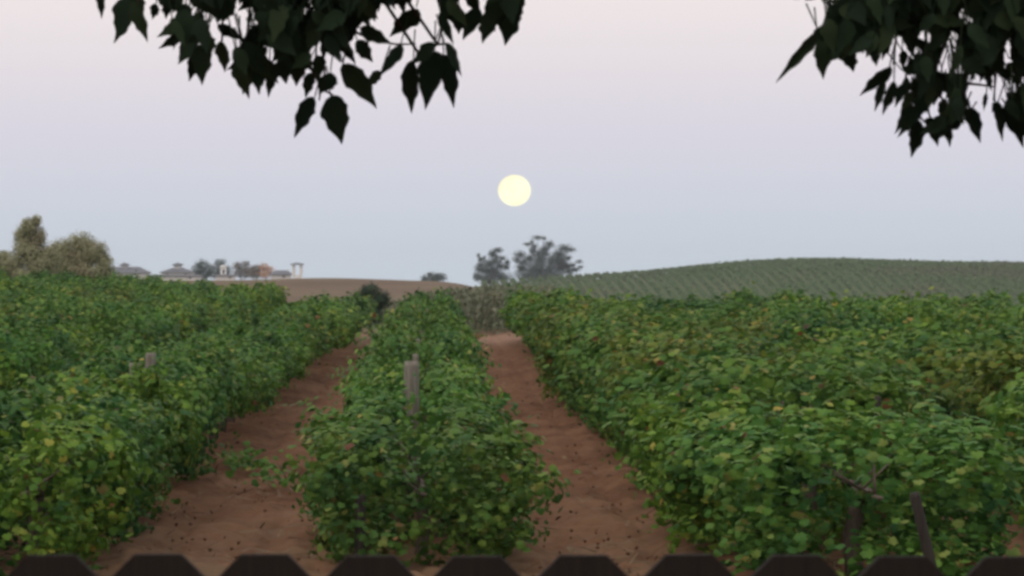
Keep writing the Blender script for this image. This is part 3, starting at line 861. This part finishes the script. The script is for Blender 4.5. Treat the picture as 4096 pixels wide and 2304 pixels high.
def overhang(name, D, hang, polys, holes, nfill, leaflen, twigs, trunk_xy, crown_c, crown_r, label, seed, ncrown):
    """hang: (base px, base py, tip px, tip py, width px); polys: dense leafy areas; all given depth around distance D"""
    rg = np.random.default_rng(seed)
    name_side = trunk_xy[0]
    root = empty(name, (trunk_xy[0], trunk_xy[1], gz(*trunk_xy)))
    o = np.array(root.location)
    items = []
    for bx, by, tx, ty, wd in hang:
        items.append((bx, by, tx, ty, wd, D + rg.normal(0, .12)))
    for poly in polys:
        xs_, ys_ = [p[0] for p in poly], [p[1] for p in poly]
        area = abs(sum(poly[i][0] * poly[i - 1][1] - poly[i - 1][0] * poly[i][1] for i in range(len(poly)))) / 2
        cnt = int(nfill * area / 1e5 * (1 if poly is polys[0] or area < 4e4 and name_side < 0 else .4)); tries = 0
        while cnt > 0 and tries < 60000:
            tries += 1
            bx, by = rg.uniform(min(xs_), max(xs_)), rg.uniform(min(ys_), max(ys_))
            a = rg.normal(0, .6); Lp = rg.uniform(.7, 1.15) * leaflen * (.88 if poly is polys[0] else .8)
            tx, ty = bx + math.sin(a) * Lp, by + math.cos(a) * Lp
            pts = [(bx + (tx - bx) * q, by + (ty - by) * q) for q in (.3, .6, .92)]
            wd = Lp * rg.uniform(.35, .6)
            if not all(inpoly(max(min(x_, 4090 if max(xs_) < 4100 else x_), min(xs_) + 1), y_, poly) for x_, y_ in pts): continue
            if any((x_ - hx) ** 2 / (hr + wd * .35) ** 2 + (y_ - hy) ** 2 / (hq + wd * .35) ** 2 < 1 for x_, y_ in pts for hx, hy, hr, hq in holes): continue
            items.append((bx, by, tx, ty, wd, D + rg.uniform(-.35, .35))); cnt -= 1
    groups = {i: ([], [], [], []) for i in range(5)}
    stems = MB(); tr = MB()
    for bx, by, tx, ty, wd, d in items:
        a, e = at(bx, by, d), at(tx, ty, d + rg.normal(0, .02))
        tip = e - a; L = tip.length
        nrm = -FWD + RIGHT * rg.normal(0, .38) + UP * rg.normal(0, .3)
        g_ = groups[int(rg.integers(5))]
        g_[0].append(np.array(a) - o); g_[1].append(np.array(nrm)); g_[2].append(np.array(tip))
        g_[3].append((wd * d / F / .50, L, L))
        up_ = a - tip.normalized() * .03 + UP * .035
        stems.tube([np.array(a) - o, np.array(up_) - o], [.0013, .0016], 4, cap=False)
    VV, FF, base = [], [], 0
    for i, g_ in groups.items():
        if not g_[0]: continue
        v_, f_ = leaf_cloud(np.array(g_[0]), np.array(g_[1]), np.array(g_[2]), np.array(g_[3]), *BIG[i])
        VV.append(v_); FF.append(f_ + base); base += len(v_)
    # the rest of the crown: leaf clusters carried by branches, above and around the view
    cc, cr = np.array(crown_c), np.array(crown_r)
    top = np.array([(cc[0] - o[0]) * .25 + o[0], (cc[1] - o[1]) * .25 + o[1], 3.0 + o[2]])
    limbs = []
    for k in range(11):
        a = k / 11 * 6.283 + rg.uniform(-.25, .25)
        e = cc + np.array([math.cos(a) * cr[0] * rg.uniform(.45, .8), math.sin(a) * cr[1] * rg.uniform(.45, .8), rg.uniform(-.25, .55) * cr[2]])
        e[2] = max(e[2], 4.0)
        mid = (top + e) / 2 + np.array([0, 0, .3])
        limbs.append((mid, e))
    hub = np.array([q for l in limbs for q in (l[0], l[1], (l[0] + l[1]) / 2)])
    P, clus = [], []
    while len(P) < ncrown:
        d = unit(rg.normal(0, 1, (1, 3)))[0] * rg.random() ** .4
        cen = cc + d * cr
        cen[2] = max(cen[2], 3.25 + rg.random() * .3)
        got = 0
        for p in cen + rg.normal(0, 1, (85, 3)) * np.array([.30, .30, .20]):
            q = ROT.transposed() @ (Vector(p) - EYE)
            if p[2] < 2.75: continue
            if q.z < -.3:
                ix, iy = CX - F * q.x / q.z, CY + F * q.y / q.z
                if -220 < ix < 4320 and iy > -250: continue   # the boughs seen in the photograph are placed one by one above
            P.append(p); got += 1
        if got > 30: clus.append(cen)
    P = np.array(P) - o
    n = len(P)
    v_, f_ = leaf_cloud(P, rg.normal(0, .7, (n, 3)) + [[0, 0, .8]], rg.normal(0, .5, (n, 3)) + [[0, 0, -1]], rg.uniform(.09, .15, n), *SIMPLE)
    VV.append(v_); FF.append(f_ + base)
    base += len(v_)
    sv = np.array(stems.v); VV.append(sv); FF.append(np.array(stems.f) + base)
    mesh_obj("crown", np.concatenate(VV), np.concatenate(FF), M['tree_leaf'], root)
    for tw in twigs:
        pts = [np.array(at(x_ + rg.normal(0, 8), y_, D + .05)) - o for x_, y_ in tw]
        tr.tube(pts, list(np.linspace(.0034, .0018, len(pts))), 5)
        # carry the twig up to the bough
    tr.tube([(0, 0, -.3), (.03, .02, .4), (0, .05, 1.5), top - o], [.24, .17, .14, .12], 10, .07)
    for mid, e in limbs:
        tr.tube([top - o, mid - o, e - o], [.085, .05, .018], 7)
    def branch(e, r0, r1):
        h_ = hub[np.argmin(np.linalg.norm(hub - e, axis=1))]
        m1 = (h_ + e) / 2 + np.array([0, 0, .12])
        tr.tube([h_ - o, m1 - o, e - o], [r0, (r0 + r1) / 2, r1], 5)
    for e in clus: branch(e, .018, .005)
    for tw in twigs: branch(np.array(at(tw[0][0], tw[0][1], D + .05)), .014, .0034)
    tr.build("trunk", M['bark'], root, True)
    return tag(root, label, "tree", "trees overhanging the fence")

def z7(v): return [tuple((300 + v_ * .7376) if i % 2 == 0 else v_ * .7376 for i, v_ in enumerate(r_[:4])) + (r_[4] * .7376,) for r_ in v]
def z8(v): return [tuple((2900 + v_ * .483) if i % 2 == 0 else v_ * .483 for i, v_ in enumerate(r_[:4])) + (r_[4] * .483,) for r_ in v]
H7 = z7([(1300, 530, 1188, 728, 88), (1385, 520, 1458, 778, 150), (1385, 390, 1345, 530, 95), (1290, 395, 1245, 530, 62), (1455, 345, 1628, 585, 115), (1530, 215, 1628, 335, 85),
         (1545, 155, 1715, 245, 80), (1765, 245, 1645, 440, 66), (1660, 390, 1590, 465, 55), (1835, 325, 1800, 632, 95), (1950, 280, 1930, 605, 140), (2000, 290, 2058, 575, 95),
         (2005, 235, 2118, 395, 55), (1950, 235, 1845, 310, 75), (1850, 40, 1735, 225, 115), (2260, 50, 2220, 238, 105), (2365, 20, 2325, 243, 120), (2180, 40, 2100, 208, 95),
         (1985, 60, 1992, 212, 62), (2400, -20, 2372, 160, 95), (2080, 80, 2075, 185, 70), (2300, 60, 2350, 210, 70), (150, -60, 130, 105, 66), (290, -10, 228, 222, 110), (325, 10, 386, 230, 85),
         (285, 60, 285, 212, 70), (440, 20, 412, 98, 50), (330, -40, 300, 100, 110), (600, 120, 445, 212, 75), (610, 160, 452, 275, 62), (640, 190, 528, 315, 78), (650, 220, 572, 358, 78), (665, 240, 692, 458, 105),
         (655, 290, 612, 440, 70), (720, 190, 740, 300, 80), (800, 220, 800, 398, 75), (775, 130, 905, 235, 60), (880, 320, 918, 548, 100), (950, 330, 925, 520, 80), (985, 370, 985, 520, 62), (1055, 360, 1045, 528, 62),
         (1010, 350, 1020, 470, 50), (1130, 320, 1138, 458, 90), (1200, 320, 1188, 440, 85), (1255, 290, 1228, 388, 75), (1310, 300, 1312, 395, 72), (1100, 330, 1080, 430, 80), (1250, 330, 1275, 370, 40),
         (560, -30, 530, 70, 70), (500, -20, 480, 85, 70), (460, -30, 530, 60, 60), (600, 20, 560, 140, 80)])
PL7 = [(300 + x * .7376, y * .7376) for x, y in [(520, -560), (1900, -560), (1840, 40), (1760, 70), (1560, 150), (1480, 210), (1455, 330), (1390, 400), (1330, 300), (1270, 330), (1110, 410), (840, 400), (870, 320), (1000, 160), (990, 120),
        (880, 90), (850, 40), (780, 120), (700, 60), (690, 290), (590, 250), (545, 150), (640, 60), (590, 0)]]
PR7 = [(300 + x * .7376, y * .7376) for x, y in [(1960, -560), (2460, -560), (2410, 40), (2350, 160), (2260, 150), (2180, 130), (2080, 150), (1960, 100), (1980, 40)]]
PM7 = [(300 + x * .7376, y * .7376) for x, y in [(1640, -560), (1860, -560), (1850, 60), (1760, 200), (1730, 60)]]
hole7 = [(300 + x * .7376, y * .7376, a * .7376, b_ * .7376) for x, y, a, b_ in [(1245, 60, 24, 34), (1060, 300, 24, 22), (1320, 265, 34, 34), (1365, 345, 34, 24), (930, 130, 60, 50), (650, 60, 26, 36), (1560, 130, 24, 30), (1760, 80, 22, 40), (1690, 120, 26, 20), (1860, 40, 40, 40), (2110, 30, 24, 22), (2150, 60, 24, 16)]]
T7 = [[(300 + x * .7376, y * .7376) for x, y in tw] for tw in ([(1500, -80), (1480, 150), (1465, 340)], [(1480, 150), (1600, 215), (1740, 240), (1840, 240)], [(1330, -80), (1340, 200), (1350, 380), (1330, 545)], [(1340, 480), (1400, 515)],
      [(1960, -80), (1990, 120), (1965, 240), (1880, 330)], [(1870, 300), (1830, 335)], [(1965, 240), (2020, 240)], [(700, -80), (680, 80), (640, 230)], [(360, -80), (350, 20), (300, 60)], [(790, -60), (800, 120), (800, 240)], [(950, -80), (940, 200), (940, 350)], [(1180, -80), (1160, 200), (1150, 330)], [(2280, -80), (2270, 60)])]
overhang("tree", 6.0, H7, [PL7, PR7, PM7], hole7, 250, 150, T7, (-3.4, 6.8), (-2.0, 6.6, 5.2), (3.2, 2.8, 2.6),
         "dark leafy tree whose drooping leaves hang into the top left", 21, 11000)
H8 = z8([(800, 240, 450, 695, 95), (770, 330, 847, 650, 150), (1010, 400, 1032, 605, 135), (1235, 400, 1240, 528, 90), (1050, 20, 890, 105, 80), (1000, 60, 780, 270, 150), (860, 200, 600, 430, 90), (830, -60, 840, 18, 70), (640, -50, 560, 4, 50), (720, -60, 700, 6, 90), (1140, 350, 1130, 400, 60),
         (1365, 540, 1195, 862, 120), (1335, 680, 1215, 925, 75), (1400, 670, 1378, 975, 110), (1500, 640, 1420, 760, 80), (1560, 860, 1400, 1105, 90), (1590, 900, 1425, 1145, 85), (1610, 990, 1580, 1315, 125), (1695, 970, 1765, 1220, 110),
         (1850, 980, 1840, 1228, 85), (1850, 840, 1905, 1115, 125), (1990, 900, 2085, 1215, 130), (1890, 850, 1985, 990, 105), (1620, 780, 1590, 1010, 130), (1750, 640, 1700, 870, 120), (1600, 660, 1550, 770, 80), (1540, 760, 1470, 930, 90), (1480, 700, 1400, 850, 70), (1830, 820, 1780, 1000, 80), (1650, 560, 1640, 760, 120),
         (2235, 840, 2250, 1135, 85), (2165, 770, 2140, 920, 40), (2390, 790, 2445, 1230, 165), (2330, 770, 2500, 1010, 130), (2500, 850, 2500, 1180, 140), (2260, 850, 2200, 920, 60), (1470, 420, 1480, 560, 70), (1960, 600, 1930, 700, 50), (2150, 560, 2215, 780, 60), (2060, 560, 2040, 690, 40), (2290, 560, 2330, 680, 90), (2400, 600, 2420, 700, 100)])
PL8 = [(2900 + x * .483, y * .483) for x, y in [(1040, -900), (3100, -900), (3000, 640), (2476, 660), (2330, 660), (2240, 650), (2140, 640), (2040, 620), (1960, 590), (1850, 600), (1780, 700), (1640, 760), (1560, 640), (1480, 600), (1490, 420), (1440, 320), (1380, 340), (1300, 430), (1190, 470), (1010, 480), (780, 420), (760, 290), (920, 110), (1050, 20)]]
PL8b = [(2900 + x * .483, y * .483) for x, y in [(1380, 560), (1950, 620), (2000, 880), (1900, 1060), (1640, 1150), (1500, 1000), (1400, 800)]]
PL8c = [(2900 + x * .483, y * .483) for x, y in [(2180, 620), (2760, 640), (2760, 1150), (2420, 1080), (2260, 950)]]
hole8 = [(2900 + x * .483, y * .483, a * .483, b_ * .483) for x, y, a, b_ in [(1480, 720, 50, 40), (1530, 850, 30, 80), (1790, 830, 60, 90), (1670, 950, 70, 40), (2300, 830, 70, 30), (2380, 690, 90, 30), (1380, 680, 30, 24)]] + [(2900 + x * .483, y * .483, a * .483, b_ * .483) for x, y, a, b_ in [(1965, 100, 52, 60), (2035, 180, 24, 24), (1435, 335, 38, 24), (1410, 480, 60, 80), (1715, 320, 32, 46), (1860, 400, 20, 36), (1850, 500, 26, 70), (1600, 440, 22, 14), (1910, 285, 20, 14), (2350, 360, 34, 40), (2340, 440, 34, 40), (1840, 600, 30, 26), (1590, 650, 30, 20)]]
T8 = [[(2900 + x * .483, y * .483) for x, y in tw] for tw in ([(1500, -120), (1420, 200), (1390, 540)], [(1700, -120), (1660, 500), (1640, 800), (1630, 1000)], [(1640, 800), (1720, 980)], [(1640, 700), (1800, 800), (1880, 880), (1990, 910)], [(2300, -120), (2240, 500), (2240, 840)], [(2420, -120), (2400, 600), (2400, 800)], [(1100, -120), (950, 100), (800, 250)], [(1960, 690), (2100, 705), (2200, 720)], [(1560, 700), (1590, 900)])]
overhang("tree", 5.7, H8, [PL8, PL8b, PL8c], hole8, 230, 150, T8, (3.6, 6.2), (2.5, 6.0, 5.2), (3.0, 2.8, 2.6),
         "darker leafy tree whose dense boughs hang into the top right", 33, 11000)

# ------------------------------------------------------------------ haze
m = bpy.data.materials.new("haze")
m.use_nodes = True
t = m.node_tree
t.nodes.clear()
o_ = t.nodes.new("ShaderNodeOutputMaterial")
pv = t.nodes.new("ShaderNodeVolumePrincipled")
pv.inputs["Color"].default_value = (.82, .88, .96, 1)
pv.inputs["Density"].default_value = 0.00017
t.links.new(pv.outputs[0], o_.inputs["Volume"])
mb = MB()
mb.box((0, 640, 3.75), (3100, 1560, 26.5))
hz = mb.build("haze", m)
tag(hz, kind="stuff")
